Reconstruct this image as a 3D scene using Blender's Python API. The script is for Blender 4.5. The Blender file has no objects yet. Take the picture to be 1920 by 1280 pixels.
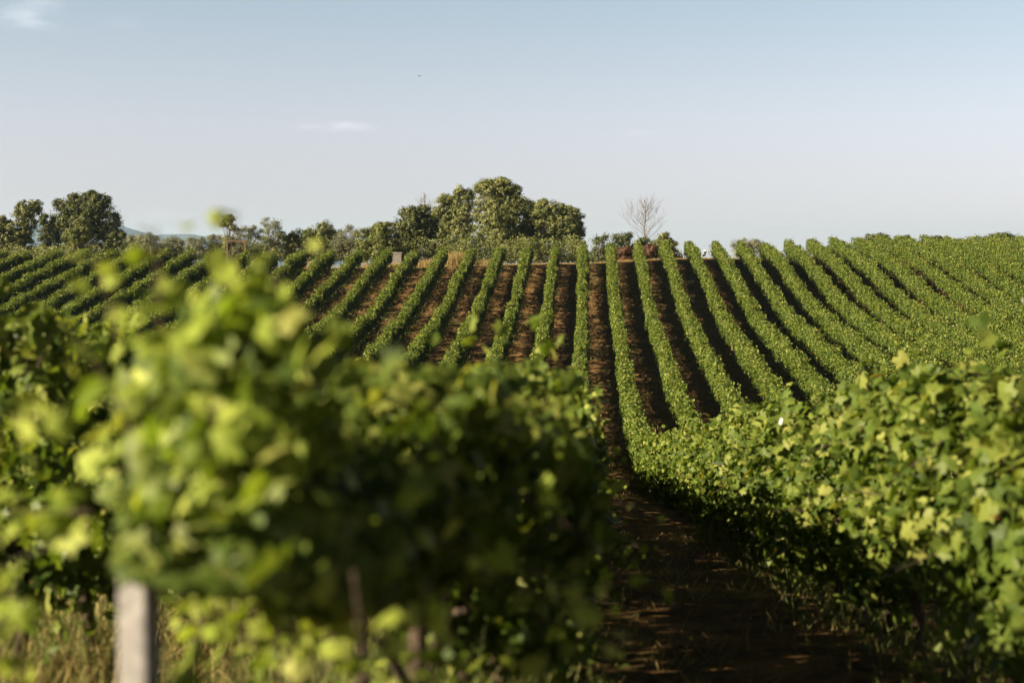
import bpy, bmesh, math, random
import numpy as np
from mathutils import Vector, Matrix

S = bpy.context.scene
COL = S.collection
R = math.radians
rng = np.random.default_rng(7)
random.seed(7)

# ------------------------------------------------------------------ camera
FPX = 2667.0                       # focal length in pixels of a 1920 wide frame (50 mm on 36 mm)
PITCH = math.atan(170 / FPX)       # horizon lies 170 px above the middle
YAW = math.atan((1099 - 960) / math.hypot(FPX, 170))
cam_d = bpy.data.cameras.new('camera')
cam = bpy.data.objects.new('camera', cam_d)
COL.objects.link(cam)
cam_d.sensor_width = 36
cam_d.lens = 50.0
cam_d.clip_start = 0.05
cam_d.clip_end = 30000
cam.location = (0, 0, 0)
cam.rotation_euler = (math.pi / 2 - PITCH, 0, YAW)
cam_d.dof.use_dof = True
cam_d.dof.focus_distance = 48.0
cam_d.dof.aperture_fstop = 1.85
cam_d.dof.aperture_blades = 0
S.camera = cam
CP, SP = math.cos(PITCH), math.sin(PITCH)
CY, SY = math.cos(YAW), math.sin(YAW)


def at(u, v, Y):
    """the point of the place at distance Y seen at photo pixel (u, v)"""
    a, b = (u - 960) / FPX, (640 - v) / FPX
    d = (a, CP + b * SP, -SP + b * CP)
    d = (d[0] * CY - d[1] * SY, d[0] * SY + d[1] * CY, d[2])
    t = Y / d[1]
    return Vector((d[0] * t, Y, d[2] * t))


# ------------------------------------------------------------------ light
SUN_DIR = Vector((-0.90, -0.43, 0))          # where the sun stands, seen from the ground
SUN_EL = R(24.5)
sun_d = bpy.data.lights.new('sun', 'SUN')
sun_d.energy = 5.0
sun_d.angle = R(0.5)
sun_d.color = (1.0, 0.83, 0.60)
sun = bpy.data.objects.new('sun', sun_d)
COL.objects.link(sun)
h = SUN_DIR.normalized()
to_sun = Vector((h.x * math.cos(SUN_EL), h.y * math.cos(SUN_EL), math.sin(SUN_EL)))
sun.rotation_euler = (-to_sun).to_track_quat('-Z', 'Y').to_euler()
sun.location = to_sun * 60

W = bpy.data.worlds.new('World')
S.world = W
W.use_nodes = True
wt = W.node_tree
wt.nodes.clear()


def wn(t, **k):
    n = wt.nodes.new(t)
    for a, b in k.items():
        setattr(n, a, b)
    return n


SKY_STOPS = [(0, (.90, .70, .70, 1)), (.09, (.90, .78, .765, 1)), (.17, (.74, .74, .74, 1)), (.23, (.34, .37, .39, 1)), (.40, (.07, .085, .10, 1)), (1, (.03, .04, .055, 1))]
wo = wn('ShaderNodeOutputWorld')
wb = wn('ShaderNodeBackground')
wb.inputs['Strength'].default_value = 0.055
sky = wn('ShaderNodeTexSky', sky_type='NISHITA')
sky.sun_disc = False
sky.sun_elevation = SUN_EL
sky.sun_rotation = math.atan2(h.x, h.y)
sky.altitude = 200
sky.air_density = 1.0
sky.dust_density = 2.2
sky.ozone_density = 1.0
hsv = wn('ShaderNodeHueSaturation')
hsv.inputs['Saturation'].default_value = 0.62
hsv.inputs['Hue'].default_value = 0.485
wt.links.new(sky.outputs['Color'], hsv.inputs['Color'])
# hazy low sky kept bright; tint darkened overhead, out of view, to deepen shade
tc0 = wn('ShaderNodeTexCoord')
lift = wn('ShaderNodeVectorMath', operation='ADD')
lift.inputs[1].default_value = (0, 0, .07)
wt.links.new(tc0.outputs['Generated'], lift.inputs[0])
lnm = wn('ShaderNodeVectorMath', operation='NORMALIZE')
wt.links.new(lift.outputs[0], lnm.inputs[0])
wt.links.new(lnm.outputs[0], sky.inputs['Vector'])
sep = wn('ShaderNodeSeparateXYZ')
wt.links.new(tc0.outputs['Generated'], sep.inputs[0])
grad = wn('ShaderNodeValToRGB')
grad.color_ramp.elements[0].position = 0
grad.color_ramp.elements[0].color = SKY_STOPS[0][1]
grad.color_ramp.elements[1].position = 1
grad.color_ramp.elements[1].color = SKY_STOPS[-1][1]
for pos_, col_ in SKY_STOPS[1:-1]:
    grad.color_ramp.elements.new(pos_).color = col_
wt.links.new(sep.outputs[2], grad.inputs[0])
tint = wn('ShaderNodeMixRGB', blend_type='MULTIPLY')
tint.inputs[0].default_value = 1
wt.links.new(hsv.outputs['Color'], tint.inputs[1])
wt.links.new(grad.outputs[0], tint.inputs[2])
# thin wisps of cloud high above the hill, by direction
tc = wn('ShaderNodeTexCoord')
cmap = wn('ShaderNodeMapping')
cmap.inputs['Scale'].default_value = (26, 26, 95)
cn = wn('ShaderNodeTexNoise')
cn.inputs['Scale'].default_value = 1.0
cn.inputs['Detail'].default_value = 6
wt.links.new(tc.outputs['Generated'], cmap.inputs[0])
wt.links.new(cmap.outputs[0], cn.inputs['Vector'])
total = None
for (u, v, ru, rv, amp) in ((630, 238, 95, 13, 1.0), (55, 30, 110, 48, 0.75), (1170, 250, 85, 9, 0.35), (300, 405, 60, 14, .35), (220, 45, 60, 20, .3)):
    d = at(u, v, 1000).normalized()
    sub = wn('ShaderNodeVectorMath', operation='SUBTRACT')
    sub.inputs[1].default_value = d
    wt.links.new(tc.outputs['Generated'], sub.inputs[0])
    scl = wn('ShaderNodeVectorMath', operation='MULTIPLY')
    scl.inputs[1].default_value = (FPX / ru, FPX / ru, FPX / rv)
    wt.links.new(sub.outputs[0], scl.inputs[0])
    ln = wn('ShaderNodeVectorMath', operation='LENGTH')
    wt.links.new(scl.outputs[0], ln.inputs[0])
    mr = wn('ShaderNodeMapRange', interpolation_type='SMOOTHSTEP')
    mr.inputs[1].default_value = 0.1
    mr.inputs[2].default_value = 1.0
    mr.inputs[3].default_value = amp
    mr.inputs[4].default_value = 0.0
    wt.links.new(ln.outputs['Value'], mr.inputs[0])
    if total is None:
        total = mr.outputs[0]
    else:
        ad = wn('ShaderNodeMath', operation='ADD')
        wt.links.new(total, ad.inputs[0])
        wt.links.new(mr.outputs[0], ad.inputs[1])
        total = ad.outputs[0]
cr = wn('ShaderNodeMapRange')
cr.inputs[1].default_value = 0.42
cr.inputs[2].default_value = 0.72
wt.links.new(cn.outputs['Fac'], cr.inputs[0])
cm = wn('ShaderNodeMath', operation='MULTIPLY')
wt.links.new(cr.outputs[0], cm.inputs[0])
wt.links.new(total, cm.inputs[1])
cm2 = wn('ShaderNodeMath', operation='MULTIPLY')
cm2.inputs[1].default_value = 0.2
wt.links.new(cm.outputs[0], cm2.inputs[0])
cmix = wn('ShaderNodeMixRGB')
cmix.inputs[2].default_value = (9.2, 8.6, 8.6, 1)
wt.links.new(cm2.outputs[0], cmix.inputs[0])
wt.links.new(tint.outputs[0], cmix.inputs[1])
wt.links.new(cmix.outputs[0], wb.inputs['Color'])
wt.links.new(wb.outputs[0], wo.inputs[0])

S.view_settings.view_transform = 'Standard'
S.view_settings.look = 'None'
S.view_settings.gamma = 1
S.view_settings.use_curve_mapping = False
S.view_settings.exposure = 2.1
S.render.engine = 'CYCLES'
S.cycles.use_denoising = True
S.cycles.max_bounces = 6
S.cycles.diffuse_bounces = 2
S.cycles.glossy_bounces = 2
S.cycles.transmission_bounces = 4
S.cycles.volume_bounces = 0


# ------------------------------------------------------------------ helpers
def tag(o, label=None, cat=None, group=None, kind=None):
    if label:
        o['label'] = label
    if cat:
        o['category'] = cat
    if group:
        o['group'] = group
    if kind:
        o['kind'] = kind
    return o


def empty(name, loc):
    o = bpy.data.objects.new(name, None)
    COL.objects.link(o)
    o.location = loc
    o.empty_display_size = 0.3
    return o


class MB:
    """collects vertices and faces; build() links them as one mesh object"""

    def __init__(self):
        self.v, self.l, self.n, self.t, self.m, self.nv = [], [], [], [], [], 0

    def add(self, verts, faces, tone=None, mat=0):
        verts = np.asarray(verts, dtype=np.float32).reshape(-1, 3)
        faces = np.asarray(faces, dtype=np.int32)
        self.v.append(verts)
        self.l.append((faces + self.nv).ravel())
        self.n.append(np.full(len(faces), faces.shape[1], dtype=np.int32))
        if tone is None:
            tone = rng.random(len(faces))
        self.t.append(np.broadcast_to(np.asarray(tone, dtype=np.float32), (len(faces),)))
        self.m.append(np.full(len(faces), mat, dtype=np.int32))
        self.nv += len(verts)

    def build(self, name, mats, parent=None, origin=(0, 0, 0), smooth=False):
        v = np.concatenate(self.v) - np.asarray(origin, dtype=np.float32)
        loops = np.concatenate(self.l)
        n = np.concatenate(self.n)
        me = bpy.data.meshes.new(name)
        me.vertices.add(len(v))
        me.vertices.foreach_set('co', v.ravel())
        me.loops.add(len(loops))
        me.loops.foreach_set('vertex_index', loops)
        me.polygons.add(len(n))
        st = np.zeros(len(n), dtype=np.int32)
        st[1:] = np.cumsum(n)[:-1]
        me.polygons.foreach_set('loop_start', st)
        me.polygons.foreach_set('loop_total', n)
        me.polygons.foreach_set('material_index', np.concatenate(self.m))
        if smooth:
            me.polygons.foreach_set('use_smooth', np.ones(len(n), dtype=bool))
        else:
            me.polygons.foreach_set('use_smooth', np.zeros(len(n), dtype=bool))
        a = me.attributes.new('tone', 'FLOAT', 'FACE')
        a.data.foreach_set('value', np.concatenate(self.t).astype(np.float32))
        me.update(calc_edges=True)
        for m in (mats if isinstance(mats, (list, tuple)) else [mats]):
            me.materials.append(m)
        o = bpy.data.objects.new(name, me)
        COL.objects.link(o)
        if parent is not None:
            o.parent = parent
        else:
            o.location = origin
        return o


def norm(a):
    return a / np.maximum(np.linalg.norm(a, axis=-1, keepdims=True), 1e-9)


def noise1(step, lo, hi, length=220):
    xs = np.arange(-20, length, step)
    ys = rng.uniform(lo, hi, len(xs))

    def f(y):
        y = np.asarray(y, dtype=float)
        t = (y + 20) / step
        i = np.clip(np.floor(t).astype(int), 0, len(xs) - 2)
        fr = t - i
        fr = fr * fr * (3 - 2 * fr)
        return ys[i] * (1 - fr) + ys[i + 1] * fr
    return f


def tube(mb, pts, radii, sides=6, mat=0, tone=None):
    pts = [Vector(p) for p in pts]
    ring = []
    for i, p in enumerate(pts):
        d = (pts[min(i + 1, len(pts) - 1)] - pts[max(i - 1, 0)]).normalized()
        a = d.orthogonal().normalized()
        if i and ring:
            a = (pa - d * pa.dot(d)).normalized() if (pa - d * pa.dot(d)).length > 1e-4 else a
        pa = a
        b = d.cross(a)
        ring.append([p + (a * math.cos(2 * math.pi * k / sides) + b * math.sin(2 * math.pi * k / sides)) * radii[i] for k in range(sides)])
    vs = [q[:] for r in ring for q in r]
    fs = []
    for i in range(len(pts) - 1):
        for k in range(sides):
            k2 = (k + 1) % sides
            fs.append((i * sides + k, i * sides + k2, (i + 1) * sides + k2, (i + 1) * sides + k))
    mb.add(vs, fs, tone, mat)
    n = len(pts) - 1
    mb.add([q[:] for q in ring[-1]], [list(range(sides))], tone, mat)


# leaf shapes in their own plane: x across, y towards the tip, z the face's bow
a_ = [(0, -.18), (.20, -.42), (.46, -.30), (.36, -.06), (.58, .16), (.30, .24), (.22, .40), (0, .62), (-.22, .40), (-.30, .24), (-.58, .16), (-.36, -.06), (-.46, -.30), (-.20, -.42)]
LOBED_V = np.array([(0, 0, 0.06)] + [(x, y, -.35 * (x * x) - .18 * max(y, 0) ** 2) for x, y in a_])
LOBED_F = np.array([(0, i, i % len(a_) + 1) for i in range(1, len(a_) + 1)])
FOLD_V = np.array([(0, -.45, 0), (.46, -.22, -.10), (.42, .22, -.10), (0, .55, -.06), (-.42, .22, -.10), (-.46, -.22, -.10)])
FOLD_F = np.array([(0, 1, 2, 3), (0, 3, 4, 5)])
CARD_V = np.array([(0, -.5, 0), (.48, -.02, -.07), (0, .55, 0), (-.48, .02, -.07)])
CARD_F = np.array([(0, 1, 2, 3)])
NARROW_V = np.array([(0, -.5, 0), (.17, 0, -.04), (0, .55, 0), (-.17, 0, -.04)])
BLADE_V = np.array([(-.5, 0, 0), (.5, 0, 0), (.32, .55, .06), (-.32, .55, .06), (0, 1.0, .22)])


def scatter(mb, P, N, size, shape, tone, tipdown=0.6, tip=None, mat=0):
    """leaves of one shape at points P with facing N"""
    V, F = shape
    n = len(P)
    if n == 0:
        return
    N = norm(N)
    if tip is None:
        tip = rng.normal(size=(n, 3))
        tip[:, 2] -= tipdown
    b = norm(tip - N * np.sum(tip * N, axis=1, keepdims=True))
    t = np.cross(b, N)
    size = np.broadcast_to(np.asarray(size, dtype=float), (n,))
    L = V[None] * size[:, None, None]
    out = P[:, None] + L[:, :, :1] * t[:, None] + L[:, :, 1:2] * b[:, None] + L[:, :, 2:3] * N[:, None]
    f = (F[None] + (np.arange(n) * len(V))[:, None, None]).reshape(-1, F.shape[1])
    mb.add(out.reshape(-1, 3), f, np.repeat(np.broadcast_to(tone, (n,)), len(F)), mat)


LOBED, FOLD, CARD, NARROW = (LOBED_V, LOBED_F), (FOLD_V, FOLD_F), (CARD_V, CARD_F), (NARROW_V, CARD_F)


# ------------------------------------------------------------------ materials
ALB = .82        # overall reflectance of the place, set against the exposure


def new_mat(name):
    m = bpy.data.materials.new(name)
    m.use_nodes = True
    nt = m.node_tree
    nt.nodes.clear()
    return m, nt, nt.nodes.new('ShaderNodeOutputMaterial')


def leaf_mat(name, stops, trans=0.38, rough=0.5, spec=0.14, tscale=(1.25, 1.3, .5)):
    m, nt, out = new_mat(name)
    stops = [(p_, tuple(q * ALB for q in c_)) for p_, c_ in stops]
    at_ = nt.nodes.new('ShaderNodeAttribute')
    at_.attribute_name = 'tone'
    rp = nt.nodes.new('ShaderNodeValToRGB')
    e = rp.color_ramp.elements
    e[0].position, e[0].color = stops[0][0], (*stops[0][1], 1)
    e[1].position, e[1].color = stops[-1][0], (*stops[-1][1], 1)
    for p, c in stops[1:-1]:
        x = e.new(p)
        x.color = (*c, 1)
    nt.links.new(at_.outputs['Fac'], rp.inputs[0])
    # blotches and veins on the blade itself
    nz = nt.nodes.new('ShaderNodeTexNoise')
    nz.inputs['Scale'].default_value = 38
    nz.inputs['Detail'].default_value = 3
    g = nt.nodes.new('ShaderNodeNewGeometry')
    nt.links.new(g.outputs['Position'], nz.inputs['Vector'])
    mr = nt.nodes.new('ShaderNodeMapRange')
    mr.inputs[3].default_value, mr.inputs[4].default_value = 0.8, 1.2
    nt.links.new(nz.outputs['Fac'], mr.inputs[0])
    mu = nt.nodes.new('ShaderNodeVectorMath')
    mu.operation = 'SCALE'
    nt.links.new(rp.outputs[0], mu.inputs[0])
    nt.links.new(mr.outputs[0], mu.inputs['Scale'])
    p = nt.nodes.new('ShaderNodeBsdfPrincipled')
    p.inputs['Roughness'].default_value = rough
    p.inputs['Specular IOR Level'].default_value = spec
    nt.links.new(mu.outputs[0], p.inputs['Base Color'])
    tr = nt.nodes.new('ShaderNodeBsdfTranslucent')
    tm = nt.nodes.new('ShaderNodeVectorMath')
    tm.operation = 'MULTIPLY'
    tm.inputs[1].default_value = tscale
    nt.links.new(mu.outputs[0], tm.inputs[0])
    nt.links.new(tm.outputs[0], tr.inputs['Color'])
    mx = nt.nodes.new('ShaderNodeMixShader')
    mx.inputs[0].default_value = trans
    nt.links.new(p.outputs[0], mx.inputs[1])
    nt.links.new(tr.outputs[0], mx.inputs[2])
    nt.links.new(mx.outputs[0], out.inputs[0])
    return m


def plain_mat(name, c1, c2, scale=6, rough=0.9, bump=0.3, stretch=(1, 1, 1), c3=None):
    c1, c2 = [tuple(q * ALB for q in c_) for c_ in (c1, c2)]
    m, nt, out = new_mat(name)
    tcn = nt.nodes.new('ShaderNodeTexCoord')
    mp = nt.nodes.new('ShaderNodeMapping')
    mp.inputs['Scale'].default_value = stretch
    nz = nt.nodes.new('ShaderNodeTexNoise')
    nz.inputs['Scale'].default_value = scale
    nz.inputs['Detail'].default_value = 7
    nz.inputs['Roughness'].default_value = 0.65
    nt.links.new(tcn.outputs['Object'], mp.inputs[0])
    nt.links.new(mp.outputs[0], nz.inputs['Vector'])
    rp = nt.nodes.new('ShaderNodeValToRGB')
    rp.color_ramp.elements[0].position, rp.color_ramp.elements[0].color = .32, (*c1, 1)
    rp.color_ramp.elements[1].position, rp.color_ramp.elements[1].color = .68, (*c2, 1)
    nt.links.new(nz.outputs['Fac'], rp.inputs[0])
    p = nt.nodes.new('ShaderNodeBsdfPrincipled')
    p.inputs['Roughness'].default_value = rough
    p.inputs['Specular IOR Level'].default_value = 0.2
    nt.links.new(rp.outputs[0], p.inputs['Base Color'])
    if bump:
        b = nt.nodes.new('ShaderNodeBump')
        b.inputs['Strength'].default_value = bump
        b.inputs['Distance'].default_value = 0.05
        nt.links.new(nz.outputs['Fac'], b.inputs['Height'])
        nt.links.new(b.outputs[0], p.inputs['Normal'])
    nt.links.new(p.outputs[0], out.inputs[0])
    return m


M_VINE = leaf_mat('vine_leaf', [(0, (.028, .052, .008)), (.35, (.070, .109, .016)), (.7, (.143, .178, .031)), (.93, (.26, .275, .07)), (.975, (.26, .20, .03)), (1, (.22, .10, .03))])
M_YOUNG = leaf_mat('young_vine_leaf', [(0, (.095, .15, .014)), (.5, (.21, .27, .036)), (.85, (.35, .40, .085)), (1, (.41, .43, .12))], trans=.40)
M_BARK = plain_mat('vine_bark', (.035, .024, .016), (.11, .08, .055), 30, .95, .6, (1, 1, .2))
M_TRUNK = plain_mat('tree_bark', (.05, .04, .03), (.16, .13, .10), 9, .95, .5, (1, 1, .25))
M_DEADWOOD = plain_mat('dead_wood', (.10, .085, .07), (.20, .17, .14), 9, .95, .3, (1, 1, .25))
M_CONC = plain_mat('weathered_concrete', (.14, .135, .13), (.29, .28, .265), 22, .85, .25)
M_CONC2 = plain_mat('shaded_concrete', (.10, .09, .07), (.22, .20, .17), 5, .9, .3)  # concrete colour darkened to stand for the bench's shaded front
M_WOOD = plain_mat('brown_wood', (.08, .048, .028), (.16, .10, .06), 14, .85, .3, (1, 1, .15))
M_BAG = plain_mat('white_plastic', (.40, .42, .46), (.56, .57, .60), 8, .45, .15)
M_STRAW = leaf_mat('dry_grass', [(0, (.15, .12, .035)), (.4, (.30, .23, .075)), (.75, (.46, .36, .15)), (1, (.14, .18, .03))], trans=.3, rough=.7, spec=.15, tscale=(1, 1, 1))
M_GRASS = leaf_mat('green_grass', [(0, (.05, .08, .015)), (.55, (.11, .14, .03)), (.85, (.20, .19, .06)), (1, (.30, .23, .09))], trans=.3, rough=.6, spec=.2, tscale=(1, 1, 1))
T_DARK = leaf_mat('dark_tree_leaf', [(0, (.024, .034, .010)), (.6, (.072, .086, .024)), (1, (.15, .155, .045))], trans=.12)
T_MID = leaf_mat('tree_leaf', [(0, (.040, .050, .015)), (.55, (.130, .145, .042)), (1, (.25, .25, .085))], trans=.15)
T_OLIVE = leaf_mat('silver_leaf', [(0, (.08, .09, .05)), (.55, (.17, .18, .11)), (1, (.30, .30, .20))], trans=.25, rough=.6)
T_SHRUB = leaf_mat('shrub_leaf', [(0, (.05, .07, .018)), (.55, (.12, .14, .035)), (1, (.22, .22, .07))], trans=.3)
T_RED = leaf_mat('red_leaf', [(0, (.05, .028, .018)), (.6, (.12, .058, .032)), (1, (.17, .11, .05))], trans=.25)
T_STRAW = leaf_mat('tall_dry_grass_blade', [(0, (.22, .15, .055)), (.6, (.38, .28, .11)), (1, (.26, .24, .08))], trans=.3, rough=.7, spec=.1, tscale=(1, 1, 1))


# ------------------------------------------------------------------ terrain
PY = np.array([-30, -5, 0, 3, 9, 13, 26, 40, 49, 57, 64, 70, 75, 80, 85, 90, 95, 100, 105, 110, 115, 120, 125, 130, 135, 140, 146, 152, 160.])
PZ = np.array([.9, .25, .28, .08, -.78, -1.36, -3.25, -5.3, -6.45, -7.0, -7.12, -6.85, -6.5, -6.05, -5.6, -5.15, -4.7, -4.15, -3.4, -2.55, -1.65, -.72, 0, .62, 1.1, 1.42, 1.65, 1.8, 1.9])
_yy = np.arange(-30, 160.01, .5)
_zz = np.interp(_yy, PY, PZ)
_k = np.hanning(13)
_k /= _k.sum()
_zz = np.convolve(np.pad(_zz, 6, mode='edge'), _k, 'valid')
VINE_H = 1.9


def sstep(a, b, x):
    t = np.clip((x - a) / (b - a), 0, 1)
    return t * t * (3 - 2 * t)


def crest(x):
    return np.interp(x, [-60, -30, -15, 0, 5, 12, 20, 25, 32, 50, 70], [128, 127, 127.5, 131, 134, 137.5, 142, 146, 150, 152, 152])


_g = [(rng.uniform(.15, .6, 2) * rng.choice([-1, 1], 2), rng.uniform(0, 6.28), .012) for _ in range(6)] + \
     [(rng.uniform(.8, 2.4, 2) * rng.choice([-1, 1], 2), rng.uniform(0, 6.28), .010) for _ in range(8)]


def ground(x, y):
    x = np.asarray(x, dtype=float)
    y = np.asarray(y, dtype=float)
    x, y = np.broadcast_arrays(x, y)
    yc = crest(x) + .3
    shift = 6.0 * sstep(5, 22, x) * sstep(70, 115, y)
    ye = np.minimum(y, yc)
    z = np.interp(np.clip(ye - 6.0 * sstep(5, 22, x) * sstep(70, 115, ye), -30, 159), _yy, _zz) - VINE_H
    over = np.maximum(y - yc, 0)
    z = z - .03 * np.minimum(over, 22) - .09 * np.clip(over - 22, 0, 350)
    z = z + .22 * sstep(0, -4, x) * sstep(30, 10, y)
    far = sstep(75, 400, np.abs(x))
    z = z * (1 - far) + far * (np.minimum(z, -6) - 22)
    z = np.where(y < -30, z - .0 * y, z)
    for (fx, fy), p, a in _g:
        z = z + a * np.sin(fx * x + fy * y + p) * (np.abs(x) < 90)
    return z


def axis(lo, hi, step, far):
    mid = np.arange(lo, hi + step / 2, step)
    g = step * 1.35 ** np.arange(1, 60)
    g = np.cumsum(g)
    g = g[g < far]
    return np.concatenate([(lo - g)[::-1], mid, hi + g])


xs = axis(-62, 58, .6, 8500)
ys = axis(-4, 175, .6, 8500)
GX, GY = np.meshgrid(xs, ys)
GZ = ground(GX, GY)
nx, ny = len(xs), len(ys)
idx = np.arange(nx * ny).reshape(ny, nx)
gf = np.stack([idx[:-1, :-1], idx[:-1, 1:], idx[1:, 1:], idx[1:, :-1]], -1).reshape(-1, 4)

m, nt, out = new_mat('vineyard_soil')
L = nt.links.new
tcn = nt.nodes.new('ShaderNodeTexCoord')


def nz(scale, detail=5, stretch=(1, 1, 1), rough=.6):
    mp = nt.nodes.new('ShaderNodeMapping')
    mp.inputs['Scale'].default_value = stretch
    n = nt.nodes.new('ShaderNodeTexNoise')
    n.inputs['Scale'].default_value = scale
    n.inputs['Detail'].default_value = detail
    n.inputs['Roughness'].default_value = rough
    L(tcn.outputs['Object'], mp.inputs[0])
    L(mp.outputs[0], n.inputs['Vector'])
    return n.outputs['Fac']


def ramp(fac, *st):
    r = nt.nodes.new('ShaderNodeValToRGB')
    e = r.color_ramp.elements
    e[0].position, e[0].color = st[0][0], (*st[0][1], 1)
    e[1].position, e[1].color = st[-1][0], (*st[-1][1], 1)
    for p, c in st[1:-1]:
        e.new(p).color = (*c, 1)
    L(fac, r.inputs[0])
    return r.outputs[0]


def mix(fac, a, b):
    x = nt.nodes.new('ShaderNodeMixRGB')
    L(fac, x.inputs[0])
    L(a, x.inputs[1])
    L(b, x.inputs[2])
    return x.outputs[0]


soil = ramp(nz(7, 8), (.3, (.024, .015, .007)), (.5, (.075, .042, .015)), (.72, (.20, .108, .038)))
straw = ramp(nz(22, 4, (1, 3.5, 1)), (.35, (.085, .048, .018)), (.65, (.24, .145, .056)))
green = ramp(nz(26, 4), (.35, (.028, .04, .011)), (.7, (.10, .11, .03)))
c = mix(ramp(nz(1.1, 6, (1, 1, 1), .7), (.46, (0, 0, 0)), (.62, (1, 1, 1))), soil, straw)
c = mix(ramp(nz(.55, 7, (1, .6, 1), .72), (.53, (0, 0, 0)), (.66, (.85, .85, .85))), c, green)
p = nt.nodes.new('ShaderNodeBsdfPrincipled')
p.inputs['Roughness'].default_value = .95
p.inputs['Specular IOR Level'].default_value = .1
L(c, p.inputs['Base Color'])
bp = nt.nodes.new('ShaderNodeBump')
bp.inputs['Strength'].default_value = .9
bp.inputs['Distance'].default_value = .12
L(nz(5.5, 9, (1, 1.6, 1), .72), bp.inputs['Height'])
L(bp.outputs[0], p.inputs['Normal'])
L(p.outputs[0], out.inputs[0])
M_SOIL = m

gm = MB()
gm.add(np.stack([GX, GY, GZ], -1), gf, .5)
go = gm.build('ground', M_SOIL, smooth=True)
tag(go, 'reddish brown vineyard soil with straw and weeds, dipping then rising to the crest', 'ground', kind='structure')

# far blue mountains beyond the left end of the crest
M_MTN = plain_mat('mountain_forest', (.018, .034, .036), (.035, .055, .055), .012, 1, 0)


def mountain(name, Y, prof, depth, label):
    mb = MB()
    us = np.linspace(prof[0][0], prof[-1][0], 120)
    vs = np.interp(us, [p[0] for p in prof], [p[1] for p in prof])
    vs = np.convolve(np.pad(vs, 4, mode='edge'), np.ones(9) / 9, 'valid') + rng.normal(0, .25, len(us))
    top = np.array([at(u, v, Y)[:] for u, v in zip(us, vs)])
    fr = np.linspace(-1, 1, 25)
    V = []
    for q in fr:
        row = top.copy()
        row[:, 1] += q * depth
        prof_h = (1 - abs(q)) ** 1.2
        row[:, 2] = -60 + (top[:, 2] + 60) * prof_h + (0 if q == 0 else 1) * rng.normal(0, 2.0, len(us)) * prof_h
        row[:, 0] += rng.normal(0, 3, len(us)) * (1 if q else 0)
        V.append(row)
    V = np.concatenate(V)
    n = len(us)
    i = np.arange(24 * n).reshape(24, n)[:, :-1].ravel()
    mb.add(V, np.stack([i, i + 1, i + n + 1, i + n], -1), .5)
    o = mb.build(name, M_MTN, smooth=True)
    tag(o, label, 'mountain', kind='structure')


mountain('mountain', 5200, [(-300, 470), (0, 425), (120, 416), (190, 417), (227, 423), (262, 434), (300, 443), (330, 452), (420, 475)], 700, 'hazy blue mountain shoulder sloping down beside the dark tree')
mountain('mountain_ridge', 6000, [(150, 470), (250, 445), (300, 439.5), (335, 439), (365, 438.5), (392, 446), (440, 456), (520, 470), (640, 480)], 700, 'lower pale blue mountain ridge behind the silvery bushes')

# ------------------------------------------------------------------ vine rows
X0, SP_ = -.3, 2.5
near_trunk_mesh = None


def centre_x(k, y):
    x = X0 + SP_ * k
    y = np.asarray(y, dtype=float)
    if k == 0:
        return x - .31 * np.exp(-np.maximum(y - 2.4, 0) / 3.0)
    return x + 0 * y


# rows whose canopy is trimmed higher, so that the low sun shines through under it
OPEN_ROWS = {0: .10, -1: -.08, -2: .07, -3: -.04, -4: -.08, -5: .0, -6: .04, -7: .06, -8: 0, -9: -.05, 1: -.10, 2: -.05, 4: -.04, 9: -.03, 12: .06}


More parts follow.
